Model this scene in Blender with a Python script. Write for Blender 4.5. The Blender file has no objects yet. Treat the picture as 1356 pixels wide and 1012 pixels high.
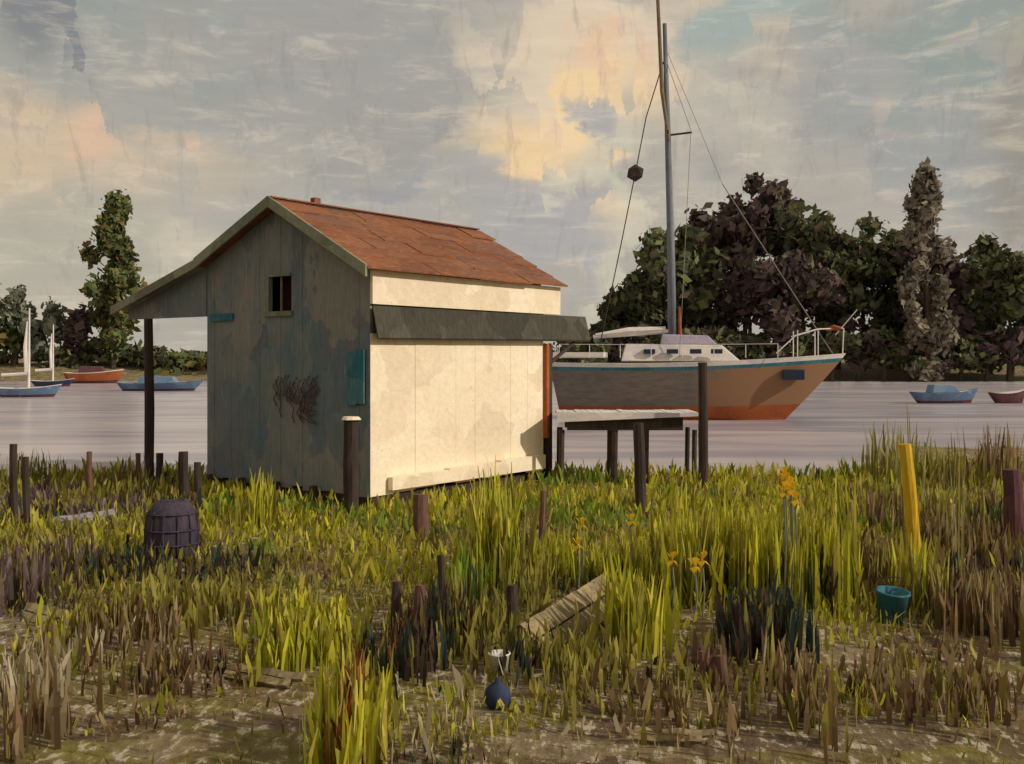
import bpy, bmesh, math, random
import numpy as np
from mathutils import Vector, Matrix, noise
random.seed(7); rng=np.random.default_rng(7)
D=bpy.data; scene=bpy.context.scene
scene.view_settings.view_transform='Standard'; scene.view_settings.look='None'; scene.view_settings.exposure=0
CAMZ=2.55; WZ=-0.15
def L(r,g,b):
    f=lambda c:(c/255/12.92) if c/255<=0.04045 else ((c/255+0.055)/1.055)**2.4
    return (f(r),f(g),f(b),1)
def bear(b,d): return (b-678)/1356*d      # lateral metres for a bearing at distance d
def hgt(e,d): return CAMZ+(475-e)/1356*d

# ---------------------------------------------------------------- materials
def newmat(name):
    m=D.materials.new(name); m.use_nodes=True
    nt=m.node_tree; b=nt.nodes['Principled BSDF']; return m,nt,b
def daub(name,cols,scale=(1,1,1),rough=0.8,warp=0.3,streak=(6,6,1),streak_amt=0.25,bump=0.25,rot=(0,0,0),metal=0,wear=None,wear_amt=0.55):
    """weathered paint: cells of slightly different colour, streaks, scuffs and relief"""
    m,nt,b=newmat(name); N=nt.nodes; K=nt.links
    tc=N.new('ShaderNodeTexCoord'); mp=N.new('ShaderNodeMapping')
    mp.inputs['Scale'].default_value=scale; mp.inputs['Rotation'].default_value=rot
    K.new(tc.outputs['Object'],mp.inputs[0])
    ns=N.new('ShaderNodeTexNoise'); ns.inputs['Scale'].default_value=2.2; ns.inputs['Detail'].default_value=6
    K.new(mp.outputs[0],ns.inputs[0])
    mx=N.new('ShaderNodeVectorMath'); mx.operation='MULTIPLY_ADD'
    K.new(ns.outputs['Color'],mx.inputs[0]); mx.inputs[1].default_value=(warp,)*3; K.new(mp.outputs[0],mx.inputs[2])
    vo=N.new('ShaderNodeTexVoronoi'); vo.inputs['Scale'].default_value=1.0
    K.new(mx.outputs[0],vo.inputs['Vector'])
    sep=N.new('ShaderNodeSeparateColor'); K.new(vo.outputs['Color'],sep.inputs[0])
    ad=N.new('ShaderNodeMath'); ad.operation='MULTIPLY_ADD'; ad.inputs[1].default_value=0.5
    K.new(ns.outputs['Fac'],ad.inputs[0]); 
    hf=N.new('ShaderNodeMath'); hf.operation='MULTIPLY_ADD'; hf.inputs[1].default_value=0.75; hf.inputs[2].default_value=-0.12
    K.new(sep.outputs[0],hf.inputs[0]); K.new(hf.outputs[0],ad.inputs[2])
    rp=N.new('ShaderNodeValToRGB'); cr=rp.color_ramp
    n=len(cols)
    cr.elements[0].position=0; cr.elements[0].color=cols[0]
    cr.elements[1].position=1; cr.elements[1].color=cols[-1]
    for i in range(1,n-1):
        e=cr.elements.new(i/(n-1)); e.color=cols[i]
    K.new(ad.outputs[0],rp.inputs[0])
    mp2=N.new('ShaderNodeMapping'); mp2.inputs['Scale'].default_value=streak; mp2.inputs['Rotation'].default_value=rot
    K.new(tc.outputs['Object'],mp2.inputs[0])
    n2=N.new('ShaderNodeTexNoise'); n2.inputs['Scale'].default_value=3; n2.inputs['Detail'].default_value=8; n2.inputs['Roughness'].default_value=0.7
    K.new(mp2.outputs[0],n2.inputs[0])
    mr=N.new('ShaderNodeMapRange'); mr.inputs[1].default_value=0.3; mr.inputs[2].default_value=0.7
    mr.inputs[3].default_value=1-streak_amt; mr.inputs[4].default_value=1+streak_amt
    K.new(n2.outputs['Fac'],mr.inputs[0])
    mul=N.new('ShaderNodeVectorMath'); mul.operation='SCALE'
    K.new(rp.outputs[0],mul.inputs[0]); K.new(mr.outputs[0],mul.inputs['Scale'])
    out=mul.outputs[0]
    if wear:
        gt=N.new('ShaderNodeMapRange'); gt.inputs[1].default_value=wear_amt; gt.inputs[2].default_value=wear_amt+0.04
        K.new(n2.outputs['Fac'],gt.inputs[0])
        mm=N.new('ShaderNodeMix'); mm.data_type='RGBA'
        K.new(gt.outputs[0],mm.inputs['Factor']); K.new(out,mm.inputs['A']); mm.inputs['B'].default_value=wear
        out=mm.outputs['Result']
    K.new(out,b.inputs['Base Color'])
    b.inputs['Roughness'].default_value=rough; b.inputs['Metallic'].default_value=metal
    b.inputs['Specular IOR Level'].default_value=0.2
    bp=N.new('ShaderNodeBump'); bp.inputs['Strength'].default_value=bump; bp.inputs['Distance'].default_value=0.03
    K.new(n2.outputs['Fac'],bp.inputs['Height']); K.new(bp.outputs[0],b.inputs['Normal'])
    return m
def leafmat(name,trans=0.25):
    m,nt,b=newmat(name); N=nt.nodes; K=nt.links
    at=N.new('ShaderNodeAttribute'); at.attribute_name='Col'
    b.inputs['Roughness'].default_value=0.8; b.inputs['Specular IOR Level'].default_value=0.1
    K.new(at.outputs['Color'],b.inputs['Base Color'])
    tr=N.new('ShaderNodeBsdfTranslucent'); K.new(at.outputs['Color'],tr.inputs[0])
    mx=N.new('ShaderNodeMixShader'); mx.inputs[0].default_value=trans
    K.new(b.outputs[0],mx.inputs[1]); K.new(tr.outputs[0],mx.inputs[2])
    K.new(mx.outputs[0],N['Material Output'].inputs[0]); return m
LEAF=leafmat('foliage',.25); GRASSM=leafmat('grass_blades',0.35)

M_gable=daub('weathered_grey_boards',[L(88,98,102),L(112,120,120),L(138,134,124),L(98,116,122),L(128,112,112)],scale=(0.9,1.0,0.8),warp=1.0,streak=(7,7,0.8),streak_amt=0.2,wear=L(166,160,138),wear_amt=0.64,bump=.4)
M_cream=daub('cream_painted_boards',[L(222,202,172),L(240,220,190),L(248,232,202),L(234,208,180)],scale=(1.2,1.2,1.4),warp=.8,streak=(3,3,3),streak_amt=0.1,wear=L(184,166,138),wear_amt=0.64,bump=0.5)
M_rust=daub('rust_red_roofing',[L(108,70,52),L(130,82,56),L(144,92,62),L(122,84,66),L(156,100,64)],scale=(0.9,2.2,2.2),warp=.8,streak=(2,8,8),streak_amt=0.3,wear=L(172,126,98),wear_amt=0.61,bump=.5)
M_olive=daub('olive_grey_trim',[L(108,112,92),L(130,130,110),L(150,148,124)],scale=(1,1,1),streak=(2,2,2),streak_amt=0.25)
M_awn=daub('dark_slate_awning',[L(58,54,46),L(76,72,62),L(92,86,76)],scale=(1,1,1),streak=(9,2,2),streak_amt=0.4)
M_dark=daub('dark_tarred_timber',[L(50,42,38),L(66,54,48),L(82,70,60)],scale=(2,2,1),streak=(8,8,1),streak_amt=0.35)
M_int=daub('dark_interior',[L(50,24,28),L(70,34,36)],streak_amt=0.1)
M_teal=daub('teal_paint',[L(44,94,106),L(62,114,124),L(88,122,126)],scale=(2,2,2),streak=(6,6,1),streak_amt=.4,wear=L(110,116,110),wear_amt=.62)
M_orange=daub('orange_paint',[L(146,78,44),L(168,94,52),L(134,70,42)],scale=(1,1,1),streak=(4,4,4),wear=L(120,90,70),wear_amt=.62)
M_post=daub('brown_post_timber',[L(92,66,56),L(116,84,70),L(80,60,54)],scale=(2,2,1),streak=(9,9,1),streak_amt=0.35)
M_white=daub('white_paint',[L(206,198,194),L(226,216,204),L(198,188,196)],scale=(1,1,2),streak=(2,2,6),streak_amt=0.12,wear=L(150,140,130),wear_amt=.65)
M_blue=daub('blue_paint',[L(84,106,134),L(104,126,150),L(120,138,154)],scale=(1,1,2),streak=(2,2,6))
M_navy=daub('navy_paint',[L(44,52,72),L(58,66,92)],scale=(3,3,3))
M_maroon=daub('maroon_net',[L(82,52,58),L(104,68,68)],scale=(5,5,5))
M_mast=daub('mast_grey',[L(104,110,118),L(126,130,134),L(90,94,104)],scale=(3,3,.4),streak=(4,4,1))
M_rope=daub('rope_brown',[L(120,100,84),L(140,120,98)],scale=(4,4,4))
M_line=daub('rigging_wire',[L(150,140,128),L(130,120,112)],scale=(4,4,4))
M_drift=daub('driftwood',[L(110,98,70),L(140,124,90),L(170,150,114),L(120,102,76)],scale=(2,5,5),warp=.8,streak=(2,9,9),streak_amt=0.4,wear=L(92,80,58),wear_amt=.58)
M_yel=daub('yellow_paint',[L(160,146,48),L(214,168,36),L(186,158,44)],scale=(3,3,2.0),warp=.6,streak=(6,6,1),streak_amt=0.3,wear=L(124,110,54),wear_amt=.64)
M_purple=daub('dark_trap',[L(54,50,62),L(76,64,76),L(42,46,50)],scale=(3,3,2),streak=(7,7,1),streak_amt=.4)
M_bark=daub('bark',[L(60,50,42),L(84,70,58),L(100,86,70)],scale=(3,3,1),streak=(9,9,1),streak_amt=0.4)
M_lav=daub('lavender_paint',[L(150,140,154),L(170,158,172)],scale=(1,1,1))
M_glass,nt_,b_=newmat('dark_port_glass'); b_.inputs['Base Color'].default_value=L(34,44,66); b_.inputs['Roughness'].default_value=0.15

# ---------------------------------------------------------------- mesh helpers
def link(ob,parent=None):
    scene.collection.objects.link(ob)
    if parent: ob.parent=parent
    return ob
def empty(name,loc=(0,0,0),rz=0):
    e=D.objects.new(name,None); e.location=loc; e.rotation_euler=(0,0,rz); link(e); return e
def mesh(name,verts,faces,mat,parent=None,smooth=False,mats=None,idx=None):
    me=D.meshes.new(name); me.from_pydata([tuple(v) for v in verts],[],faces)
    for mm in (mats or [mat]): me.materials.append(mm)
    if idx: me.polygons.foreach_set('material_index',idx)
    if smooth: me.polygons.foreach_set('use_smooth',[True]*len(me.polygons))
    me.update(); ob=D.objects.new(name,me); return link(ob,parent)
BF=[(0,3,2,1),(4,5,6,7),(0,1,5,4),(1,2,6,5),(2,3,7,6),(3,0,4,7)]
class Acc:
    def __init__(s): s.v=[]; s.f=[]
    def hexa(s,p):
        o=len(s.v); s.v+=p; s.f+=[tuple(i+o for i in f) for f in BF]
    def box(s,x0,x1,y0,y1,z0,z1):
        s.hexa([(x0,y0,z0),(x1,y0,z0),(x1,y1,z0),(x0,y1,z0),(x0,y0,z1),(x1,y0,z1),(x1,y1,z1),(x0,y1,z1)])
    def tube(s,pts,rad,n=8,jit=0):
        o=len(s.v); pts=[Vector(p) for p in pts]
        if not hasattr(rad,'__len__'): rad=[rad]*len(pts)
        for i,p in enumerate(pts):
            t=(pts[min(i+1,len(pts)-1)]-pts[max(i-1,0)]).normalized()
            a=t.orthogonal().normalized() if abs(t.z)<0.9 else (Vector((1,0,0))-t*t.x).normalized()
            b=t.cross(a)
            for k in range(n):
                an=2*math.pi*k/n; r=rad[i]*(1+random.uniform(-jit,jit))
                s.v.append(tuple(p+(a*math.cos(an)+b*math.sin(an))*r))
        for i in range(len(pts)-1):
            for k in range(n):
                a0=o+i*n+k; a1=o+i*n+(k+1)%n
                s.f.append((a0,a1,a1+n,a0+n))
        s.f.append(tuple(o+k for k in range(n))[::-1]); e=o+(len(pts)-1)*n
        s.f.append(tuple(e+k for k in range(n)))
    def make(s,name,mat,parent=None,smooth=False,bev=0):
        ob=mesh(name,s.v,s.f,mat,parent,smooth)
        if bev:
            md=ob.modifiers.new('b','BEVEL'); md.width=bev; md.segments=2
        return ob

def cards(name,quads,cols,mat,parent=None):
    n=len(quads); me=D.meshes.new(name)
    me.vertices.add(n*4); me.vertices.foreach_set('co',quads.reshape(-1).astype(np.float32))
    me.loops.add(n*4); me.loops.foreach_set('vertex_index',np.arange(n*4,dtype=np.int32))
    me.polygons.add(n); me.polygons.foreach_set('loop_start',np.arange(0,n*4,4,dtype=np.int32))
    me.polygons.foreach_set('loop_total',np.full(n,4,dtype=np.int32))
    ca=me.color_attributes.new('Col','FLOAT_COLOR','POINT')
    c=np.ones((n,4,4),dtype=np.float32); c[:,:,:3]=cols[:,None,:]
    ca.data.foreach_set('color',c.reshape(-1))
    me.materials.append(mat); me.update(calc_edges=True); me.validate()
    return link(D.objects.new(name,me),parent)

# ---------------------------------------------------------------- terrain
def sstep(a,b,x):
    t=min(1,max(0,(x-a)/(b-a))); return t*t*(3-2*t)
def shore(x): return 22.6+7.5*sstep(7,12,x)+0.9*noise.noise(Vector((x*0.4,3,0)))+.4*noise.noise(Vector((x*1.3,5,0)))-2.0*sstep(-9,-14,x)
def bank(x): return 118+6*noise.noise(Vector((x*0.03,9,0)))
def gz(x,y):
    s=shore(x)
    z=0.10*noise.noise(Vector((x*0.35,y*0.35,0)))+0.05*noise.noise(Vector((x*1.3,y*1.3,4)))
    z*=1-0.6*sstep(20,25,y)
    z-=1.3*sstep(s-0.8,s+3.5,y)
    bk=bank(x); z+=3.3*sstep(bk-3,bk+16,y)
    return z
xs=np.unique(np.concatenate([np.linspace(-2500,-60,20),np.linspace(-60,60,301),np.linspace(60,2500,20)]))
ys=np.unique(np.concatenate([np.linspace(-200,-5,10),np.linspace(-5,36,144),np.linspace(36,160,60),np.linspace(160,3500,20)]))
V=[(x,y,gz(x,y)) for y in ys for x in xs]; nx=len(xs)
F=[(j*nx+i,j*nx+i+1,(j+1)*nx+i+1,(j+1)*nx+i) for j in range(len(ys)-1) for i in range(nx-1)]
M_ground=daub('marsh_ground',[L(82,62,50),L(116,98,66),L(130,120,60),L(100,82,62),L(142,122,94),L(118,110,54)],scale=(1.3,2.4,1),streak=(3.2,1.6,1),streak_amt=0.55,warp=1.4,bump=1.0,rot=(0,0,0.25),wear=L(186,172,148),wear_amt=0.55)
mesh('ground',V,F,M_ground,smooth=True)
mw,nt,b=newmat('estuary_water'); N=nt.nodes; K=nt.links
tc=N.new('ShaderNodeTexCoord'); mp=N.new('ShaderNodeMapping'); mp.inputs['Scale'].default_value=(0.25,0.9,1)
K.new(tc.outputs['Object'],mp.inputs[0]); ns=N.new('ShaderNodeTexNoise'); ns.inputs['Scale'].default_value=1.2; ns.inputs['Detail'].default_value=5
K.new(mp.outputs[0],ns.inputs[0]); bp=N.new('ShaderNodeBump'); bp.inputs['Strength'].default_value=0.3; bp.inputs['Distance'].default_value=0.06
K.new(ns.outputs['Fac'],bp.inputs['Height']); K.new(bp.outputs[0],b.inputs['Normal'])
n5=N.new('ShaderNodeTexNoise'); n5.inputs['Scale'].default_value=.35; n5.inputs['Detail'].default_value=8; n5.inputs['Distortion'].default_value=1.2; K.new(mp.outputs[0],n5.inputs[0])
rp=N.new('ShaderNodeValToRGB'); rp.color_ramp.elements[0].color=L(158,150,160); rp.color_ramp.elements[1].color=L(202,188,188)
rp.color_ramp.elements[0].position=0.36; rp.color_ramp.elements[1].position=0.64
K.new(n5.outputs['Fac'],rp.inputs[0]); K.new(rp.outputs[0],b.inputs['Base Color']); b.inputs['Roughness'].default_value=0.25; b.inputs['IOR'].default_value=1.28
mesh('water',[(-2500,12,WZ),(2500,12,WZ),(2500,200,WZ),(-2500,200,WZ)],[(0,1,2,3)],mw)

# ---------------------------------------------------------------- boathouse
C=(-2.41,17.4); RZ=math.atan2(0.7915,0.6112)
bh=empty('boathouse',(C[0],C[1],0),RZ)
LW=5.0; GW=4.53; AP=(2.3,5.4); ER=4.13; EL=4.4; OV=.2
def roofz(y):
    if y<AP[0]: return ER+(AP[1]-ER)*y/AP[0]
    return AP[1]+(EL-AP[1])*(y-AP[0])/(GW-AP[0])
wy0,wy1,wz0,wz1=2.02,2.62,3.42,4.06
a=Acc(); edges=[0.0,0.26,0.55,0.83,1.14,1.42,1.72,2.02,2.32,2.62,2.92,3.2,3.5,3.78,4.05,4.3,GW]
for i in range(len(edges)-1):
    y0,y1=edges[i]+0.001,edges[i+1]-0.0015; dx=random.uniform(0,0.014); zb=0.22+random.uniform(-0.05,0.04)
    def prism(z0,za,zb2): a.hexa([(-dx,y0,z0),(0.05,y0,z0),(0.05,y1,z0),(-dx,y1,z0),(-dx,y0,za),(0.05,y0,za),(0.05,y1,zb2),(-dx,y1,zb2)])
    if y0>=wy0 and y1<=wy1:
        prism(zb,wz0,wz0); prism(wz1,roofz(y0)-.02,roofz(y1)-.02)
    else: prism(zb,roofz(y0)-.02,roofz(y1)-.02)
a.make('gable_wall',M_gable,bh)
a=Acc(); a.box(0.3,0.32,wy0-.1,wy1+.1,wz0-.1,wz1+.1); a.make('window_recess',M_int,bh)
a=Acc(); a.box(-0.05,-0.022,wy0-0.05,wy1+.14,wz0-0.09,wz0); a.box(-0.045,-0.022,wy1,wy1+.09,wz0,wz1+.03); a.box(-0.045,-0.022,wy0,wy1,wz1,wz1+.05)
a.box(0.0,0.03,(wy0+wy1)/2-.015,(wy0+wy1)/2+.015,wz0,wz1)
a.make('window_frame',M_olive,bh)
a=Acc(); n=9; 
for i in range(n):
    x0=LW*i/n+0.001; x1=LW*(i+1)/n-0.0015; dy=random.uniform(0,.012)
    a.box(x0,x1,-dy,0.05,0.24+random.uniform(-.05,.05),2.98)
a.make('cream_wall',M_cream,bh)
a=Acc(); a.box(0.0,5.55,-0.06,0.05,3.48,4.06); a.make('upper_fascia',M_cream,bh)
a=Acc(); a.box(0.05,LW,-0.02,0.05,2.98,3.48); a.make('wall_band',M_awn,bh)
a=Acc(); a.box(LW-.05,LW,0.05,GW,0.1,4.1); a.box(0.05,LW-.05,GW-.05,GW,0.1,4.3)
a.hexa([(LW-.05,0.05,4.1),(LW,0.05,4.1),(LW,GW,4.1),(LW-.05,GW,4.1),(LW-.05,AP[0]-.05,AP[1]-.06),(LW,AP[0]-.05,AP[1]-.06),(LW,AP[0]+.05,AP[1]-.06),(LW-.05,AP[0]+.05,AP[1]-.06)])
a.make('rear_walls',M_gable,bh)
a=Acc(); a.hexa([(0,-0.17,2.88),(6.5,-0.17,2.92),(6.5,-0.063,3.43),(0,-0.063,3.40),(0,-0.20,2.90),(6.5,-0.20,2.96),(6.5,-0.063,3.47),(0,-0.063,3.44)])
a.make('awning',M_awn,bh)
a=Acc(); a.box(5.0,6.5,0.0,0.1,3.36,3.46)
a.tube([(5.02,0.05,2.3),(6.2,-0.1,3.0)],0.04); a.make('awning_bracket',M_dark,bh)
T=0.06
def slab(acc,x0,x1,ya,za,yb,zb,t=T):
    acc.hexa([(x0,ya,za),(x1,ya,za),(x1,yb,zb),(x0,yb,zb),(x0,ya,za+t),(x1,ya,za+t),(x1,yb,zb+t),(x0,yb,zb+t)])
sr=(AP[1]-ER)/AP[0]; sl=(AP[1]-EL)/(GW-AP[0])
a=Acc(); xr0,xr1=-0.28,5.65
for j in range(6):
    ya=-OV+(AP[0]+OV)*j/6; yb=-OV+(AP[0]+OV)*(j+1)/6+0.04
    nn_=random.choice((4,5,6,7)); cut=[xr0]+[xr0+(xr1-xr0)*(i+random.uniform(-.25,.25))/nn_ for i in range(1,nn_)]+[xr1+random.uniform(-.07,.07)]
    for i in range(nn_):
        off=random.uniform(0,.03); yb2=min(yb,AP[0]); yy=ya-random.uniform(0,.05)
        slab(a,cut[i]-.01,cut[i+1]+.03,yy,ER+sr*yy+off+0.028,yb2,ER+sr*yb2+off,0.035)
a.make('roof_slope',M_rust,bh)
a=Acc(); slab(a,xr0,xr1,AP[0]+0.01,AP[1],GW+0.1,EL-sl*.1); a.make('roof_slope_rear',M_rust,bh)
a=Acc(); a.box(xr0,xr1,AP[0]-.06,AP[0]+.08,AP[1]+.075,AP[1]+.10); a.box(0.75,0.9,AP[0]-.05,AP[0]+.07,AP[1]+.102,AP[1]+.2); a.make('ridge_cap',M_rust,bh)
a=Acc()
slab(a,xr0-0.05,xr0-0.003,-OV-.02,ER-sr*OV-.10,AP[0],AP[1]-.10,0.2)
slab(a,xr0-0.05,xr0-0.003,AP[0]+.003,AP[1]-.10,GW,EL-.10,0.2)
slab(a,xr0-0.05,xr0-0.003,GW+.003,EL-.10,7.45,3.58-.10,0.17)
a.make('barge_boards',M_olive,bh)
a=Acc(); slab(a,xr0,4.2,GW+.1,EL-.03,7.45,3.58,0.06); a.make('porch_roof',M_olive,bh)
a=Acc(); a.hexa([(-.03,GW+.01,3.38),(0.03,GW+.01,3.38),(0.03,7.25,3.38),(-.03,7.25,3.38),(-.03,GW+.01,4.34),(0.03,GW+.01,4.34),(0.03,7.25,3.6),(-.03,7.25,3.6)]); a.make('porch_infill',M_gable,bh)
a=Acc()
for px_,py_ in ((0.0,6.55),(3.9,6.55),(3.9,4.9)):
    a.tube([(px_,py_,-0.9),(px_+.02,py_,1.5),(px_,py_+.02,3.379)],[0.1,0.095,0.09],8,.08)
a.make('porch_posts',M_dark,bh)
a=Acc(); a.box(0.02,LW,0.03,0.2,-0.9,0.2); a.box(0.02,.18,0.2,GW,-0.9,0.2)
a.make('tarred_sill',M_dark,bh)
a=Acc()
for y in (0.4,1.3,2.3,3.3,4.3): a.tube([(-.12,y,-.5),(-.12,y,.3)],.07,8,.1)
a.make('stub_piles',M_dark,bh)
a=Acc(); a.box(-0.06,-0.024,0.10,0.29,1.78,2.7); a.box(-0.055,-0.024,0.295,0.52,1.75,2.66); a.make('teal_shutter',M_teal,bh)
a=Acc(); a.box(-0.045,-0.024,3.7,4.4,3.28,3.42); a.make('teal_batten',M_teal,bh)
a=Acc(); a.box(LW+.002,LW+.09,-0.10,0.0,0.9,2.86); a.make('orange_lit_edge',M_orange,bh)  # thin orange strip, its colour standing in for the post's lit edge
a=Acc(); a.box(LW+.1,LW+.25,-.06,.1,-.9,2.84); a.make('dark_corner_post',M_dark,bh)
a=Acc(); 
for k in range(3): a.box(0.4+1.5*k,1.9+1.5*k,-0.14,-0.03,0.28,0.5+0.03*k)
a.make('cream_sill_board',M_cream,bh)
a=Acc()
for k in range(15):
    y=1.3+.08*k+random.uniform(-.02,.02); z=2.25-.35*abs(noise.noise(Vector((k*.3,2,0)))); pts=[]
    for q in range(random.randint(4,9)):
        pts.append((-0.03-.03*random.random(),y+(.035 if q%2 else -.035)+random.uniform(-.03,.03),z-q*.12))
    a.tube(pts,0.012,4)
    pts=[(-.04-.03*random.random(),1.3+q*.15+random.uniform(-.02,.02),2.15-k*.055-.12*math.sin(q*.45+k*.2)+random.uniform(-.04,.04)) for q in range(random.randint(3,8))]
    if k%2: a.tube(pts,.01,4)
a.make('hanging_net',M_maroon,bh)

# ---------------------------------------------------------------- posts and stakes
def post(name,b,d,z1,r,mat,lean=0,cap=None):
    x=bear(b,d); g=min(gz(x,d),0.1)-0.4; e=empty(name,(x,d,0))
    a=Acc(); n=6
    a.tube([(lean*i/n,0.02*math.sin(i),g+(z1-g)*i/n) for i in range(n+1)],[r*(1.08-.12*i/n) for i in range(n+1)],10,.09); a.make('shaft',mat,e)
    if cap:
        a=Acc(); a.tube([(lean,0,z1+.002),(lean,0,z1+.05)],[r*1.35,r*1.1],10,.05); a.make('cap',cap,e)
post('mooring_post',465,16.6,hgt(556,16.6),0.12,M_dark,0,M_cream)
post('mooring_post',556,14.6,hgt(655,14.6),0.11,M_post,0.02)
post('mooring_post',932,20.2,hgt(480,20.2),0.095,M_dark,-.03)
post('mooring_post',850,16.6,hgt(560,16.6),0.09,M_dark,-.06)
post('yellow_marker_post',1222,11.2,hgt(588,11.2),0.07,M_yel,-.2)
for b,e,d,r,mt_ in ((245,598,18.5,.09,M_dark),(213,600,19.5,.07,M_dark),(262,612,18,.06,M_dark),(185,600,20,.05,M_post),(20,588,16,.06,M_dark),(36,605,15.5,.05,M_dark),
                  (1345,622,13,.12,M_maroon),(520,770,9.4,.045,M_dark),(548,775,9.3,.05,M_post),(590,735,10,.035,M_dark),(682,775,9.2,.05,M_dark),(938,862,7.9,.035,M_post),(962,868,7.8,.04,M_post),(120,598,19,.05,M_post),(715,650,14,.04,M_post),(1128,665,13,.04,M_post)):
    post('wooden_stake',b,d,hgt(e,d),r,mt_,random.uniform(-.06,.06))

# jetty
jt=empty('jetty',(0,0,0)); zJ=hgt(552,20.6); a=Acc()
x0,x1=bear(737,20.9),bear(924,20.6)
nb=22
for i in range(nb):
    xa=x0+(x1-x0)*i/nb; a.box(xa+.008,xa+(x1-x0)/nb-.008,20.55+random.uniform(-.01,.01),21.7,zJ+.03+random.uniform(0,.02),zJ+.08+random.uniform(0,.015))
a.make('deck_planks',M_white,jt)
a=Acc(); a.hexa([(x0,20.44,zJ-.10),(x1,20.44,zJ+.02),(x1,20.52,zJ+.02),(x0,20.52,zJ-.10),(x0,20.44,zJ+.10),(x1+.1,20.44,zJ+.08),(x1+.1,20.52,zJ+.08),(x0,20.52,zJ+.10)]); a.make('edge_beam',M_white,jt)
a=Acc(); a.box(x0+.2,x1-.3,20.58,20.7,zJ-.27,zJ-.0); a.box(x0+.2,x1-.3,21.4,21.55,zJ-.27,zJ-.0)
for b_2,rr in ((742,.06),(812,.07),(852,.09),(918,.05)):
    for yy in (20.66,21.5): a.tube([(bear(b_2,20.66),yy,-1.0),(bear(b_2,20.66)+.03,yy,zJ-.27)],rr,8,.08)
a.make('dark_legs',M_dark,jt)

# ---------------------------------------------------------------- sailing yacht
YD=45.8; ya_=empty('sailing_yacht',(bear(922,YD),YD,0),math.radians(-9))
def hull(parent,Lh,beam,z0,zst,zbow,mats,rake=1.9,sections=28,zstrip=None,deckmat=None,keel=0.5):
    secs=[];
    for i in range(sections+1):
        s=i/sections
        bw=beam/2*(0.72+0.28*math.sin(min(1,s/0.45)*math.pi/2)) if s<0.45 else beam/2*max(0.0,1-((s-0.45)/0.55)**2.1)
        sh=zst+(zbow-zst)*s**1.6-0.12*math.sin(s*math.pi)
        row=[]
        fr=[1,0.93,0.87,0.62,0.4,0.24,0.08,0.0,-0.25]
        for f in fr:
            z=z0+(sh-z0)*f
            ff=max(0,f)
            xx=-Lh/2+Lh*s - rake*(1-f)**1.1*sstep(0.55,1,s) + 0.45*(1-f)*(1-sstep(0,0.3,s))
            w=bw*(0.45+0.55*ff**0.5) if f>=0 else bw*0.2
            w*= (1-0.25*(1-ff)*s)
            row.append((xx,w,z))
        secs.append(row)
    k=len(secs[0]); v=[];f=[];idx=[]
    for side in (1,-1):
        o=len(v)
        for row in secs: v+=[(p[0],side*p[1],p[2]) for p in row]
        for i in range(sections):
            for j in range(k-1):
                q=(o+i*k+j,o+i*k+j+1,o+(i+1)*k+j+1,o+(i+1)*k+j); f.append(q if side<0 else q[::-1])
                idx.append([0,1,2,2,2,3,3,3][j])
    n1=0; n2=(sections+1)*k
    for j in range(k-1): f.append((n1+j,n1+j+1,n2+j+1,n2+j)); idx.append([0,1,2,2,2,3,3,3][j])
    mesh('hull',v,f,None,parent,True,mats=mats,idx=idx)
    dv=[];df=[]
    for row in secs: dv+=[(row[0][0],row[0][1]*.99,row[0][2]-.05),(row[0][0],-row[0][1]*.99,row[0][2]-.05)]
    for i in range(sections): df.append((2*i,2*i+1,2*i+3,2*i+2))
    mesh('deck',dv,df,deckmat or M_white,parent)
    return secs
M_top=daub('hull_grey_brown',[L(108,104,98),L(134,122,110)],scale=(.3,.3,1),streak=(.6,1,3),streak_amt=.28)
nt=M_top.node_tree; N=nt.nodes; K=nt.links; bs=N['Principled BSDF']; src=bs.inputs['Base Color'].links[0].from_socket
tc=N.new('ShaderNodeTexCoord'); sx=N.new('ShaderNodeSeparateXYZ'); K.new(tc.outputs['Object'],sx.inputs[0])
nn=N.new('ShaderNodeTexNoise'); nn.inputs['Scale'].default_value=0.8; nn.inputs['Detail'].default_value=6; K.new(tc.outputs['Object'],nn.inputs[0])
ma=N.new('ShaderNodeMath'); ma.operation='MULTIPLY_ADD'; ma.inputs[1].default_value=4.5; K.new(nn.outputs['Fac'],ma.inputs[0]); K.new(sx.outputs[0],ma.inputs[2])
mr=N.new('ShaderNodeMapRange'); mr.inputs[1].default_value=2.0; mr.inputs[2].default_value=3.6; K.new(ma.outputs[0],mr.inputs[0])
mm=N.new('ShaderNodeMix'); mm.data_type='RGBA'; K.new(mr.outputs[0],mm.inputs['Factor']); K.new(src,mm.inputs['A']); mm.inputs['B'].default_value=L(148,112,82); K.new(mm.outputs['Result'],bs.inputs['Base Color'])
hull(ya_,12.9,3.6,WZ,hgt(480,YD),hgt(468,YD),[M_white,M_teal,M_top,M_orange],rake=2.6)
zd=hgt(474,YD)
def cabin(parent,x0,x1,w0,w1,z0,z1,mat,name='cabin',inset=.25,n=5):
    a=Acc(); a.hexa([(x0,-w0,z0),(x1,-w1,z0),(x1,w1,z0),(x0,w0,z0),(x0+inset*.4,-w0*.85,z1),(x1-inset*1.6,-w1*.8,z1-.06),(x1-inset*1.6,w1*.8,z1-.06),(x0+inset*.4,w0*.85,z1)])
    return a.make(name,mat,parent,bev=.05)
cabin(ya_,-3.3,1.9,1.15,.8,zd-.15,zd+.62,M_white,inset=.5)
cabin(ya_,-1.6,0.9,.9,.65,zd+.58,zd+1.05,M_lav,'coachroof')
a=Acc()
for x in (-2.3,-1.3,-.3,.6): a.box(x,x+.5,-1.16,-.98,zd+.18,zd+.38)
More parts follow.
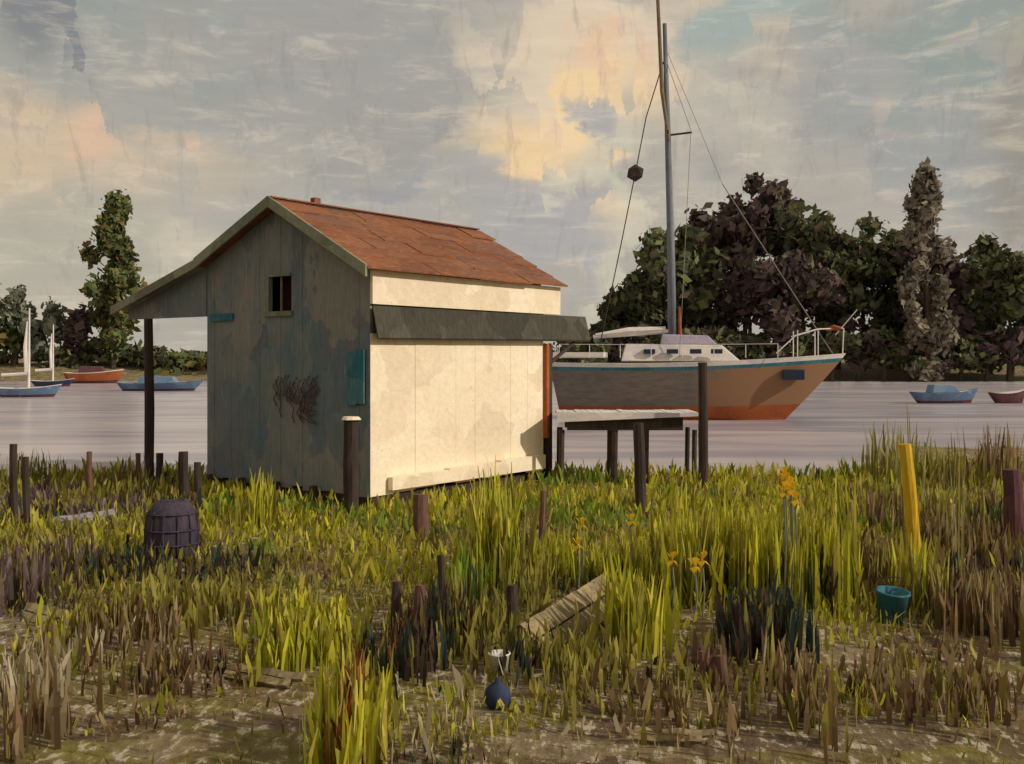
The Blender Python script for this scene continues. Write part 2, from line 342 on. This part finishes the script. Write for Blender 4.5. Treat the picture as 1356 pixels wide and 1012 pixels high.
a.make('cabin_windows',M_glass,ya_)
a=Acc(); a.box(3.65,4.55,-1.28,-.6,zd-.95,zd-.5); a.make('hull_port',M_glass,ya_,bev=.04)
mxl=-1.05; mt=17.6
a=Acc(); a.tube([(mxl,0,zd+.3),(mxl-.08,0,8),(mxl-.22,0,13),(mxl-.35,0,mt)],[.20,.17,.13,.09],12); a.make('mast',M_mast,ya_,True)
a=Acc(); a.tube([(mxl+.33,-.05,zd+.5),(mxl+.3,-.05,zd+2.3)],[.12,.05],8); a.make('red_mast_boot',M_orange,ya_)
zs=hgt(178,YD)
a=Acc(); a.tube([(mxl-.2,-.9,zs),(mxl-.2,0,zs+.08),(mxl-.2,.9,zs)],.04,6); a.tube([(mxl-.2,0,zs),(mxl+.85,-.2,zs+.05)],.045,6)
a.make('spreaders',M_dark,ya_)
a=Acc(); a.tube([(mxl-.15,-.2,zs-.3),(mxl-.45,-.2,14.5),(mxl-.65,-.2,18.8)],[.07,.09,.08],8,.15); a.make('furled_halyard',M_rope,ya_)
a=Acc()
a.tube([(mxl+2.2,0,hgt(245,YD)),(6.0,0,zd+.0)],.022,5); a.tube([(mxl-.3,0,16.5),(mxl+2.2,0,hgt(245,YD))],.012,5)
a.tube([(mxl+.3,-1.1,zd),(mxl+.8,-.9,zs),(mxl-.3,0,16)],.014,5)
a.make('stays',M_line,ya_)
a=Acc(); p0=Vector((mxl-.4,0,15.9)); p1=Vector((mxl-1.65,-.2,hgt(228,YD))); p2=Vector((mxl-2.3,-.3,hgt(325,YD))); p3=Vector((mxl-3.3,-.5,zd+.2))
a.tube([p0,(p0+p1)/2+Vector((-.15,0,0)),p1,p2,p3],.026,5); a.make('flag_halyard',M_dark,ya_)
bm=bmesh.new(); bmesh.ops.create_icosphere(bm,subdivisions=1,radius=.42); 
for v in bm.verts: v.co.z*=.95; v.co.y*=.6
me=D.meshes.new('radar_reflector'); bm.to_mesh(me); bm.free(); me.materials.append(M_dark); o=D.objects.new('radar_reflector',me); o.location=p1; link(o,ya_)
a=Acc()
a.tube([(3.4,-.9,zd+.2),(4.2,-.8,zd+.95),(5.2,-.5,zd+1.25),(6.3,0,zd+1.3),(5.2,.5,zd+1.25),(4.2,.8,zd+.95)],.03,6)
for x,w_ in ((5.2,.5),(4.3,.8)):
    for s in(1,-1): a.tube([(x,s*w_,zd+.05),(x,s*w_,zd+1.2)],.024,6)
a.tube([(6.3,0,zd+.1),(6.35,0,zd+1.3)],.026,6); a.tube([(6.0,0,zd+1.0),(6.9,-.1,zd+2.1)],.022,5)
for x in np.linspace(-6,3.4,8): a.tube([(x,-1.5+.0*x,zd),(x,-1.5,zd+.6)],.018,5)
a.tube([(-6,-1.5,zd+.6),(-1,-1.52,zd+.57),(3.4,-1.5,zd+.6)],.012,5)
a.make('pulpit_and_rails',M_white,ya_)
a=Acc(); a.tube([(mxl-.1,0,zd+1.2),(-4.6,0,zd+.95)],[.1,.09],8); a.tube([(mxl-.3,0,zd+1.28),(-3,0,zd+1.2),(-4.5,0,zd+1.02)],[.12,.16,.08],8,.15); a.make('boom_and_sail',M_white,ya_)
a=Acc(); a.box(-6.3,-4.2,-1.3,-1.15,zd,zd+.25); a.box(-6.3,-4.2,1.15,1.3,zd,zd+.25); a.box(-4.2,-4.05,-1.3,1.3,zd,zd+.25); a.make('cockpit_coaming',M_white,ya_)
a=Acc(); a.tube([(6.2,-.15,zd+1.25),(5.9,-.15,zd+1.35),(5.6,-.2,zd+1.2)],[.1,.13,.05],6,.3); a.make('red_buoy',M_orange,ya_)

def smallboat(name,b,d,length,hm,rz=0,cab=None,mast=None,hh=.8,top=None):
    e=empty(name,(bear(b,d),d,0),rz)
    hull(e,length,length*.3,WZ,WZ+hh,WZ+hh*1.3,[top or M_white,hm,hm,M_maroon],rake=length*.12,sections=14)
    if cab: cabin(e,-length*.25,length*.2,length*.11,length*.08,WZ+hh*.9,WZ+hh*.9+cab[0],cab[1])
    if mast:
        a=Acc(); a.tube([(0,0,WZ+hh*.8),(.05,0,mast)],[.10,.05],8); a.make('mast',M_white,e)
        a=Acc(); a.tube([(-.15,0,1.6),(-.22,0,mast*.55),(-.1,0,mast*.85)],[.13,.14,.04],8,.2); a.tube([(-.1,0,1.5),(-length*.4,0,1.4)],.12,8,.2); a.make('furled_sail',M_white,e)
smallboat('small_sailboat',38,72,4.4,M_blue,.2,mast=hgt(408,72),hh=.7)
smallboat('small_sailboat',70,100,4,M_navy,.2,mast=hgt(430,100),hh=.6)
smallboat('orange_motorboat',125,112,6.2,M_orange,.1,cab=(.8,M_maroon),hh=1.2)
smallboat('blue_motorboat',214,86,7.0,M_blue,.05,cab=(.6,M_blue),hh=.7,top=M_blue)
smallboat('blue_motorboat',1252,62,4.2,M_blue,.1,cab=(.5,M_blue),hh=.7,top=M_blue)
smallboat('red_dinghy',1335,62,2.4,M_maroon,.1,hh=.7)

# ---------------------------------------------------------------- foliage
def arr(cols): return np.array([c[:3] for c in cols])
def clump_quads(cen,rad,n,size,pal,stretch=(1,1,1),shade=True):
    d=rng.normal(size=(n,3)); d/=np.linalg.norm(d,axis=1)[:,None]; r=rng.random(n)**0.6*rng.choice([1,1,1,1.4],n)
    p=cen+d*r[:,None]*rad*np.array(stretch)
    nrm=d+rng.normal(size=(n,3))*.7; nrm/=np.linalg.norm(nrm,axis=1)[:,None]
    t=np.cross(nrm,rng.normal(size=(n,3))); t/=np.linalg.norm(t,axis=1)[:,None]; u=np.cross(nrm,t)
    s=size*rng.uniform(.4,1.5,n)[:,None]; t=t*s; u=u*s*.55
    q=np.stack([p-t-u*.6,p+t*.3-u,p+t+u*.5,p-t*.4+u],1)
    c=pal[rng.integers(0,len(pal),n)]*rng.uniform(.75,1.25,n)[:,None]
    return q,c
PG=arr([L(90,96,70),L(102,110,72),L(84,88,68),L(114,116,74),L(100,88,74)])  # distant leaf palettes, lightened and muted so the colour imitates haze
PM=arr([L(98,80,80),L(112,92,88),L(92,80,76),L(102,96,76)])
PB=arr([L(134,124,110),L(146,134,116),L(124,116,104),L(152,142,120)])
PL=arr([L(94,106,64),L(82,94,62),L(112,118,70),L(126,110,66)])
PH=arr([L(126,132,112),L(140,142,122),L(114,118,100)])
def mass(name,spec,mat=LEAF):
    Q=[];Cc=[]; tr=Acc()
    for (b,e,d,rw,rh,pal,n,size) in spec:
        x=bear(b,d); z=hgt(e,d); r=rw/1356*d; rz=rh/1356*d
        nc=14
        for k in range(nc):
            off=rng.normal(size=3)*.55; c=np.array([x,d,z])+off*np.array([r,r*.8,rz])*.9
            q,cc=clump_quads(c,1,n//nc,size*rng.uniform(.7,1.2),pal,(r*.45,r*.45,rz*.4)); cc=cc*rng.uniform(.75,1.25); Q.append(q);Cc.append(cc)
        g=gz(x,d)
        tr.tube([(x,d,g-.5),(x+.3,d,(g+z)/2),(x,d,z)],[.35,.25,.1],6,.1)
    e_=empty(name); cards('crowns',np.concatenate(Q),np.concatenate(Cc),mat,e_); tr.make('trunks',M_bark,e_)
S=[]
for (b,e,rw,rh,pal) in [(835,405,30,40,PG),(865,370,36,45,PG),(905,350,40,45,PG),(945,330,40,45,PM),(985,300,36,45,PM),(1025,270,30,36,PM),(1060,320,44,50,PG),(1095,350,40,40,PG),(1140,350,40,36,PG),(1180,345,40,45,PG),
        (850,430,50,35,PG),(920,420,55,40,PG),(990,380,55,50,PM),(1050,385,55,50,PM),(1110,400,60,45,PG),(1170,400,50,45,PG),(1230,380,40,50,PM),(1230,430,50,40,PG),(1290,380,40,40,PG),(1290,430,40,40,PG),(1335,380,40,46,PG),(800,450,30,20,PG),(1380,380,50,60,PG)]:
    S.append((b,e,125+random.uniform(-4,8),rw,rh,pal,2400,.62))
for b in range(760,1420,34): S.append((b,468+random.uniform(-12,6),121,32,22,PG if b%3 else PM,900,.55))
mass('distant_trees',S)
S=[]
for (b,e,rw,rh,pal) in [(15,455,35,30,PL),(60,445,26,36,PH),(-30,430,40,50,PG),(20,410,14,34,PH),(-90,430,60,60,PG),(105,430,14,40,PM),(225,476,40,14,PG),(255,480,40,14,PL),(300,478,50,16,PG),(170,474,40,18,PG),(700,478,60,14,PG),(100,474,30,14,PG)]:
    S.append((b,e,130,rw,rh,pal,900,.55))
mass('distant_trees',S)
def tree(name,b,d,top,base,w,pal,n,size,slim=False,nk=34):
    xx=bear(b,d); g=gz(xx,d); h=hgt(top,d)-g; e=empty(name,(xx,d,g)); W=w/1356*d/2
    a=Acc(); a.tube([(0,0,-.3),(W*.08,0,h*.3),(-W*.05,0,h*.65),(0,0,h*.95)],[h*.016+.04,h*.012+.03,h*.008,h*.003],8,.1)
    Q=[];Cc=[]; z0=h*base
    for k in range(nk):
        f=random.random(); z=z0+(h-z0)*f
        ww=W*((math.sin(math.pi*min(1,f*.85+.12))**.7) if slim else (.25+1.0*math.exp(-((f-.45)/.28)**2))) ; an=random.uniform(0,6.28)
        rr=ww*random.uniform(.2,.9); p=np.array([rr*math.cos(an),rr*math.sin(an),z])
        zb=max(h*.12,z-ww*.7); a.tube([(0,0,zb),(p[0]*.5,p[1]*.5,(zb+z)/2+.02*h*.3),tuple(p)],[h*.005,h*.003,h*.0015],5)
        q,c=clump_quads(p,1,n//nk,size,pal,(W*.34,W*.34,W*.42)); c*=random.uniform(.75,1.25); Q.append(q);Cc.append(c)
    a.make('trunk_and_limbs',M_bark,e); cards('crown',np.concatenate(Q),np.concatenate(Cc),LEAF,e)
tree('broadleaf_tree',150,128,268,.12,78,PL,5600,.45,nk=40)
tree('poplar_tree',1226,119,225,.04,70,PB,6000,.45,True,nk=60)

# ---------------------------------------------------------------- grass and reeds
P_yg=arr([L(178,172,48),L(196,186,54),L(160,158,44),L(142,144,46),L(204,188,84)])
P_ol=arr([L(138,128,56),L(152,142,62),L(118,112,54),L(162,150,76)])
P_br=arr([L(124,100,68),L(146,120,84),L(104,82,60),L(162,142,104)])
P_pale=arr([L(180,166,134),L(196,182,150),L(160,146,112)])
P_dk=arr([L(70,60,46),L(66,68,52),L(84,62,54),L(54,70,66)])
P_pur=arr([L(118,98,96),L(100,80,84),L(138,120,116),L(96,80,66)])
P_gr=arr([L(122,142,48),L(138,156,54),L(106,126,46)])
P_rust=arr([L(128,70,42),L(108,62,38),L(150,94,54)])
def inhouse(x,y,m=0):
    dx,dy=x-C[0],y-C[1]; lx=dx*.6112+dy*.7915; ly=-dx*.7915+dy*.6112
    return -.22-m<lx<5.2 and -.2-m<ly<4.7
GQ=[];GC=[]
def blade(x,y,h,w,col,lean=.35):
    if inhouse(x,y): return
    z=gz(x,y)-.03
    if z<WZ-.15: return
    an=random.uniform(0,math.pi); ca,sa=math.cos(an)*w/2,math.sin(an)*w/2
    la=random.uniform(0,6.28); l=h*random.uniform(0,lean); lx,ly=math.cos(la)*l,math.sin(la)*l
    mx_,my_,mz=x+lx*.35,y+ly*.35,z+h*.55
    tx,ty,tz=x+lx,y+ly,z+h*random.uniform(.85,1)
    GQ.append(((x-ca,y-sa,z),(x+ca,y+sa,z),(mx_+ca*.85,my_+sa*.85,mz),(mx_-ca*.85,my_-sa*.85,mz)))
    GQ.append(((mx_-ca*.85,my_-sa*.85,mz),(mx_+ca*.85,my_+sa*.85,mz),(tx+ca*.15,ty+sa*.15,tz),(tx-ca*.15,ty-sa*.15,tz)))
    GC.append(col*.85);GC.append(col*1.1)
def dab(x,y,z,s,col,tall=1.0):
    """broad upright marsh leaf"""
    if inhouse(x,y,.05): return
    an=random.uniform(0,6.28); t=Vector((math.cos(an),math.sin(an),random.uniform(-.2,.2)))*s*random.uniform(.3,.7)
    u=Vector((random.uniform(-.4,.4),random.uniform(-.4,.4),1)).normalized()*s*random.uniform(.7,2.2)*tall
    p=Vector((x,y,z))+u*.5; q=[p-t*.35-u*.5,p+t*.4-u*.45,p+t*.4+u*.3,p-t*.15+u*.6]
    GQ.append(tuple(tuple(v) for v in q)); GC.append(col)
def pick(p): return p[random.randrange(len(p))]*random.uniform(.7,1.25)
def palette(x,d):
    n1=noise.noise(Vector((x*.55,d*.55,1.3))); n2=noise.noise(Vector((x*.9,d*.6,7.7))); u=x/d
    if d<9.3:
        pal=P_br if n1<.0 else P_ol
        if n2>.3: pal=P_pale
        if n2<-.38: pal=P_dk
        if n1>.28: pal=P_yg
    elif d<13:
        pal=P_ol if n1<-.06 else P_yg
        if n2>.35: pal=P_br
        if n2<-.38: pal=P_dk
    else:
        pal=P_yg if n1>-.2 else P_gr
        if n2>.3: pal=P_ol
    if u<-.30 and d>9.5: pal=P_pur if n2>.3 else (P_dk if n1<-.25 else (P_ol if n1<.15 else P_yg))
    if u>.38 and pal is P_yg and random.random()<.5: pal=P_br
    if random.random()<.18: pal=random.choice((P_ol,P_br,P_yg))
    return pal,n1,n2
def bare(x,d,n2):
    m=noise.noise(Vector((x*.7,d*.9,21.)))+.4*noise.noise(Vector((x*2.2,d*2.2,5.)))
    return d<10 and m<.12+(9-d)*.06
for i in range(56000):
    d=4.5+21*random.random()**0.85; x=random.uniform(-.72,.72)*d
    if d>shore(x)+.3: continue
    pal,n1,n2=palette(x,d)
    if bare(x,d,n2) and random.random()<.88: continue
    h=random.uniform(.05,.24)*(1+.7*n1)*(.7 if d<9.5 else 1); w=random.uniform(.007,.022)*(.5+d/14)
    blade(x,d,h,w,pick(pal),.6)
for i in range(28000):
    d=5+18*random.random()**0.9; x=random.uniform(-.72,.72)*d
    if d>shore(x): continue
    pal,n1,n2=palette(x,d)
    if bare(x,d,n2) and random.random()<.93: continue
    dab(x,d,gz(x,d)+random.uniform(-.05,.10)*(1+n1),random.uniform(.05,.12)*(.4+d/18),pick(pal),.8 if d<9.5 else 1)
def clump(b,base,wid,h,n,pal,w=.04,dd=.35,lean=.16,hv=.5,dabs=.6):
    d=(CAMZ)*1356/(base-475); n=int(n*1.25)
    for i in range(n):
        x=bear(b+random.gauss(0,wid/2.2),d); y=d+random.gauss(0,dd)
        hh=h*random.uniform(1-hv,1.0)
        pp=pal if random.random()<.85 else P_ol
        blade(x,y,hh,w*random.uniform(.3,1.2),pick(pp),lean)
        if random.random()<dabs: dab(x,y,gz(x,y)+hh*random.uniform(0,.6),random.uniform(.05,.12),pick(pp),1.2)
clump(655,775,40,1.35,110,P_yg,.05)
clump(660,770,18,1.5,36,P_yg,.06)
for b in range(895,1110,22): clump(b,790,28,random.uniform(.95,1.12),95,P_yg,.06,.3,.12,.35,1)
clump(1108,780,16,1.5,36,P_yg,.05); clump(905,740,12,1.15,26,P_yg,.05)
clump(1085,795,26,.7,60,P_dk,.05); clump(1000,860,60,.6,100,P_dk,.06); clump(1040,850,30,.55,50,arr([L(54,68,72),L(66,70,54)]),.06)
clump(345,700,18,1.0,60,P_yg,.05); clump(318,700,8,.8,10,P_yg,.03)
clump(840,850,40,.8,110,P_yg,.055); clump(820,770,40,.6,60,P_yg,.04); clump(870,790,30,.7,60,P_yg,.04)
clump(740,760,70,.65,120,P_yg,.05); clump(700,800,40,.6,60,P_ol,.04); clump(640,850,60,.5,120,P_ol,.05)
clump(760,690,10,.6,14,P_yg,.03); clump(640,690,10,.7,10,P_yg,.03)
clump(400,860,60,.5,130,P_yg,.06); clump(430,860,40,.45,70,P_yg,.06); clump(370,840,40,.4,70,P_yg,.05)
clump(440,1010,24,.8,70,P_yg,.05); clump(490,1010,22,.75,60,P_yg,.05); clump(468,1000,18,.85,50,P_rust,.03)
clump(540,880,50,.5,80,P_dk,.06); clump(535,870,20,.5,40,P_rust*.6,.05); clump(590,840,40,.65,70,P_dk,.05); clump(620,800,30,.7,60,P_gr,.05); clump(680,870,40,.35,40,P_dk,.05)
clump(300,760,80,.3,90,P_dk,.04); clump(160,760,70,.4,100,P_dk,.05); clump(250,820,120,.4,160,P_ol,.06); clump(160,850,90,.4,110,P_br,.05)
clump(60,920,40,.5,46,P_pale,.05); clump(100,850,60,.3,110,P_yg,.05); clump(60,760,70,.45,110,P_pur,.05); clump(20,800,50,.65,70,P_pur,.05)
clump(600,970,90,.25,40,P_pale,.02); clump(750,880,90,.35,110,P_ol,.05); clump(900,960,120,.2,80,P_br,.04)
clump(1215,800,30,.9,90,P_yg,.05); clump(1203,780,8,2.6,6,arr([L(156,150,88),L(172,164,96)]),.04,.1,.04,.2,0); clump(1265,790,14,2.1,9,arr([L(136,128,92)]),.025,.2,.06,.3,0)
clump(1300,830,70,.75,150,P_br,.05); clump(1300,800,80,.6,90,P_dk,.05); clump(1180,760,60,.5,120,P_ol,.05); clump(1340,720,40,.9,70,P_dk,.05)
clump(1170,930,70,.35,80,P_br,.05); clump(1290,940,80,.35,80,P_br,.04); clump(950,900,50,.3,40,arr([L(104,76,64),L(122,96,80)]),.05); clump(830,920,200,.25,120,P_ol,.05)
clump(1060,950,30,.6,50,P_br,.05); clump(200,660,60,.6,50,P_ol,.04); clump(175,650,30,.8,36,P_br,.03); clump(40,645,60,.8,80,P_ol,.04); clump(220,900,90,.3,80,P_br,.05); clump(20,1000,50,.65,50,P_br,.05)
clump(1240,640,60,1.0,110,P_ol,.06,.8); clump(1180,640,30,1.4,60,arr([L(166,158,88),L(138,130,76)]),.06,.6); clump(1330,640,40,1.4,80,P_br,.06,.8)
for b in range(1150,1400,40): clump(b,720+random.uniform(-40,40),50,.65,90,P_br if b%3 else P_ol,.06,.8)
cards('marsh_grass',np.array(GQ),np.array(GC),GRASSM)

def flower(b,e,d):
    x=bear(b,d); z=hgt(e,d); g=gz(x,d); ee=empty('yellow_iris',(x,d,0))
    a=Acc(); a.tube([(0,0,g-.05),(.02,0,(g+z)/2),(0,0,z)],.009,5); a.make('stem',M_olive,ee)
    Q=[]
    for k in range(6):
        an=k*1.05+random.uniform(-.2,.2); ca,sa=math.cos(an),math.sin(an); up=.08 if k%2 else -.06; r=random.uniform(.05,.085)
        Q.append(((0,0,z),(ca*.04-sa*.035,sa*.04+ca*.035,z+up*.6+.02),(ca*r,sa*r,z+up),(ca*.04+sa*.035,sa*.04-ca*.035,z+up*.6+.02)))
    cards('petals',np.array(Q),np.tile(np.array(L(230,184,44)[:3]),(6,1)),GRASSM,ee)
for b,e,d in ((1040,636,10.5),(1048,648,10.4),(1053,662,10.3),(1038,628,10.5),(930,742,9.9),(920,750,9.8),(770,695,11.5),(835,690,11.4),(890,742,10.2),(765,722,11),(1046,642,10.6),(1038,652,10.4)): flower(b,e,d)

# ---------------------------------------------------------------- things lying about
def lathe(name,prof,mat,b,base,tilt=0,parts=None,n=20):
    d=CAMZ*1356/(base-475); x=bear(b,d); e=empty(name,(x,d,gz(x,d)-.02)); e.rotation_euler=(tilt,tilt*.6,0)
    v=[];f=[]
    for r,z in prof:
        for k in range(n): v.append((r*math.cos(2*math.pi*k/n),r*math.sin(2*math.pi*k/n),z))
    for i in range(len(prof)-1):
        for k in range(n): f.append((i*n+k,i*n+(k+1)%n,(i+1)*n+(k+1)%n,(i+1)*n+k))
    mesh('body',v,f,mat,e,True); return e
def bucket(name,mat,b,base,s=1,tilt=0):
    e=lathe(name,[(0,.01),(.13*s,.01),(.17*s,.34*s),(.185*s,.35*s),(.185*s,.37*s),(.16*s,.37*s),(.125*s,.03),(0,.03)],mat,b,base,tilt)
    a=Acc(); a.tube([(.18*s*math.cos(t),.02,.36*s+.16*s*math.sin(t)) for t in np.linspace(0,math.pi,9)],.006,5); a.make('handle',M_dark,e)
bucket('teal_bucket',M_teal,1178,822,.9,.1); bucket('teal_bucket',M_teal,1270,806,.95,-.1); bucket('white_bucket',M_white,661,892,.5)
e=lathe('crab_pot',[(0,0),(.27,0),(.31,.05),(.32,.4),(.29,.62),(.2,.74),(0,.76)],M_purple,228,742)
a=Acc()
for z,r in ((.05,.325),(.22,.335),(.4,.335),(.6,.305)):
    a.tube([(r*math.cos(t),r*math.sin(t),z) for t in np.linspace(0,2*math.pi,21)],.012,5)
for t in np.linspace(0,2*math.pi,13)[:-1]: a.tube([(.325*math.cos(t),.325*math.sin(t),.02),(.335*math.cos(t),.335*math.sin(t),.4),(.305*math.cos(t),.305*math.sin(t),.6),(.12*math.cos(t),.12*math.sin(t),.78)],.009,4)
a.make('wire_frame',M_purple,e)
e=lathe('blue_buoy',[(0.001,0),(.06,.02),(.09,.06),(.10,.10),(.09,.15),(.055,.19),(.025,.21),(.02,.24),(0.001,.24)],M_navy,659,940)
def plank(name,b0,s0,b1,s1,w_,t,mat,lift=0):
    d0=CAMZ*1356/(s0-475); d1=CAMZ*1356/(s1-475); p0=Vector((bear(b0,d0),d0,0)); p1=Vector((bear(b1,d1),d1,0))
    p0.z=gz(p0.x,p0.y)+.06; p1.z=gz(p1.x,p1.y)+.08+lift; ax=(p1-p0).normalized(); sd_=ax.cross(Vector((0,0,1))).normalized(); up=(sd_.cross(ax)+sd_*.9).normalized()
    if up.z<0: up=-up
    sd_=ax.cross(up).normalized()*w_/2; ee=empty(name); a=Acc(); n=7
    for j in (0,1):
        o=sd_*(j-.5)*1.02
        for i in range(n):
            pa=p0.lerp(p1,i/n)+up*.012*math.sin(i*2+j); pb=p0.lerp(p1,(i+1)/n)+up*.012*math.sin((i+1)*2+j); h=sd_*.47; h2=h*random.uniform(.9,1)
            if i==n-1 and j: pb=pb-ax*.16
            P=[pa+o-h,pb+o-h2,pb+o+h2,pa+o+h]; a.hexa([tuple(q-up*t) for q in P]+[tuple(q) for q in P])
    a.make('boards',mat,ee)
plank('driftwood_plank',708,856,815,815,.4,.07,M_drift,.15)
plank('driftwood_plank',300,893,400,912,.13,.04,M_drift)
plank('driftwood_plank',840,988,945,998,.09,.03,M_drift)
plank('driftwood_plank',30,818,80,835,.2,.04,M_drift)
plank('driftwood_plank',70,692,150,690,.25,.12,M_lav,.05)

# ---------------------------------------------------------------- sky
w=D.worlds.new("World"); scene.world=w; w.use_nodes=True
nt=w.node_tree; N=nt.nodes; K=nt.links; bg=N['Background']; bg.inputs['Strength'].default_value=0.1
w.cycles.sampling_method='NONE'
SUN_EL=math.radians(30); sd=Vector((0.93,-0.36,0)).normalized()
sky=N.new('ShaderNodeTexSky'); sky.sky_type='NISHITA'; sky.sun_disc=False; sky.sun_elevation=SUN_EL; sky.sun_rotation=math.atan2(sd.x,sd.y); sky.dust_density=3
tc=N.new('ShaderNodeTexCoord')
def vm(op,a,b=None,c=None):
    n=N.new('ShaderNodeVectorMath'); n.operation=op
    for i,q in enumerate((a,b,c)):
        if q is None: continue
        if isinstance(q,tuple): n.inputs[i].default_value=q
        else: K.new(q,n.inputs[i])
    return n.outputs[0]
vec=tc.outputs['Generated']
def strokes(rot,scale,amt,warp,feat='F1'):
    mp=N.new('ShaderNodeMapping'); mp.inputs['Rotation'].default_value=rot; mp.inputs['Scale'].default_value=scale; K.new(vec,mp.inputs[0])
    ns=N.new('ShaderNodeTexNoise'); ns.inputs['Scale'].default_value=1.2; ns.inputs['Detail'].default_value=8; ns.inputs['Roughness'].default_value=.65; K.new(mp.outputs[0],ns.inputs[0])
    v=vm('MULTIPLY_ADD',ns.outputs['Color'],(warp,)*3,mp.outputs[0])
    vo=N.new('ShaderNodeTexVoronoi'); vo.feature=feat; vo.inputs['Scale'].default_value=1
    if feat=='SMOOTH_F1': vo.inputs['Smoothness'].default_value=.35
    K.new(v,vo.inputs['Vector'])
    c=vm('SUBTRACT',vo.outputs['Color'],(.5,.5,.5)); return vm('MULTIPLY',c,(amt,amt,amt)),vo
s1,v1=strokes((0,.6,0),(9,6,16),.08,.9,'SMOOTH_F1')
s2,v2=strokes((0,-.8,0),(20,10,10),.045,1.2)
pos=vm('ADD',vm('ADD',vec,s1),s2)
nz=N.new('ShaderNodeTexNoise'); nz.inputs['Scale'].default_value=7; nz.inputs['Detail'].default_value=7; K.new(vec,nz.inputs[0])
pos=vm('ADD',pos,vm('MULTIPLY',vm('SUBTRACT',nz.outputs['Color'],(.5,.5,.5)),(.10,.10,.10)))
base=N.new('ShaderNodeRGB'); base.outputs[0].default_value=L(178,172,160); cur=base.outputs[0]
def mix(fac,A,B):
    mm=N.new('ShaderNodeMix'); mm.data_type='RGBA'
    if isinstance(fac,float): mm.inputs['Factor'].default_value=fac
    else: K.new(fac,mm.inputs['Factor'])
    K.new(A,mm.inputs['A'])
    if isinstance(B,tuple): mm.inputs['B'].default_value=B
    else: K.new(B,mm.inputs['B'])
    return mm.outputs['Result']
blobs=[(100,60,260,110,L(160,160,152),.9),(-20,-40,900,60,L(148,157,154),.5),(20,40,50,50,L(120,122,128),.7),(50,230,230,70,L(210,188,158),.9),(120,200,46,34,L(230,190,158),.6),(250,140,160,60,L(172,168,158),.9),
 (480,120,210,140,L(164,161,154),.95),(770,110,160,125,L(222,203,176),1),(720,170,130,52,L(240,208,160),1),(790,100,55,45,L(232,194,158),.8),(690,300,90,66,L(172,170,172),.85),(420,290,300,80,L(176,172,163),.8),
 (780,300,30,130,L(206,198,176),.7),(1010,80,100,70,L(160,174,168),.8),(1060,140,60,40,L(206,186,162),.7),(950,210,60,70,L(200,190,172),.7),(1250,50,160,70,L(148,156,150),.9),(1150,200,170,90,L(162,162,158),.95),(1330,190,80,160,L(152,146,134),.85),(1300,90,90,30,L(178,170,148),.6),
 (230,350,150,50,L(208,197,174),.7),(520,250,80,30,L(150,152,158),.5),(60,350,90,90,L(180,174,158),.8)]
for (b,e,ru,rv,col,op) in blobs:
    c=Vector(((b-678)/1356,1,(475-e)/1356)); k=1/c.length; c.normalize()
    q=vm('MULTIPLY',vm('SUBTRACT',pos,tuple(c)),(1356/ru/k,1.5,1356/rv/k))
    ln=N.new('ShaderNodeVectorMath'); ln.operation='LENGTH'; K.new(q,ln.inputs[0])
    mr=N.new('ShaderNodeMapRange'); mr.interpolation_type='SMOOTHSTEP'; mr.inputs[1].default_value=.4; mr.inputs[2].default_value=1.35; mr.inputs[3].default_value=op; mr.inputs[4].default_value=0
    K.new(ln.outputs['Value'],mr.inputs[0]); cur=mix(mr.outputs[0],cur,col)
def wisps(rot,scale,lo,hi,amt,col,cur):
    mp=N.new('ShaderNodeMapping'); mp.inputs['Rotation'].default_value=rot; mp.inputs['Scale'].default_value=scale; K.new(vec,mp.inputs[0])
    n3=N.new('ShaderNodeTexNoise'); n3.inputs['Scale'].default_value=1; n3.inputs['Detail'].default_value=7; n3.inputs['Roughness'].default_value=.7; n3.inputs['Distortion'].default_value=.6; K.new(mp.outputs[0],n3.inputs[0])
    mr=N.new('ShaderNodeMapRange'); mr.inputs[1].default_value=lo; mr.inputs[2].default_value=hi; mr.inputs[3].default_value=0; mr.inputs[4].default_value=amt; K.new(n3.outputs['Fac'],mr.inputs[0])
    return mix(mr.outputs[0],cur,col),n3
cur,n3=wisps((0,.7,0),(14,14,60),.53,.66,.32,L(222,206,180),cur)
cur,_=wisps((0,-.6,0),(60,12,16),.54,.66,.35,L(142,140,134),cur)
mr=N.new('ShaderNodeMapRange'); mr.inputs[1].default_value=.25; mr.inputs[2].default_value=.75; mr.inputs[3].default_value=9.2; mr.inputs[4].default_value=11.0; K.new(n3.outputs['Fac'],mr.inputs[0])
sc_=N.new('ShaderNodeVectorMath'); sc_.operation='SCALE'; K.new(cur,sc_.inputs[0]); K.new(mr.outputs[0],sc_.inputs['Scale'])
K.new(mix(.97,sky.outputs[0],sc_.outputs[0]),bg.inputs['Color'])

sl_=D.lights.new('sun','SUN'); sl_.energy=2.8; sl_.angle=math.radians(1.2); sl_.color=(1,.93,.8)
so=D.objects.new('sun',sl_); dirv=Vector((sd.x*math.cos(SUN_EL),sd.y*math.cos(SUN_EL),math.sin(SUN_EL)))
so.rotation_euler=dirv.to_track_quat('Z','Y').to_euler(); link(so)

cam=D.cameras.new('camera'); cam.lens=36; cam.sensor_width=36; cam.clip_end=6000; cam.shift_y=-31/1356
co=D.objects.new('camera',cam); co.location=(0,0,CAMZ); co.rotation_euler=(math.radians(90),0,0); link(co); scene.camera=co
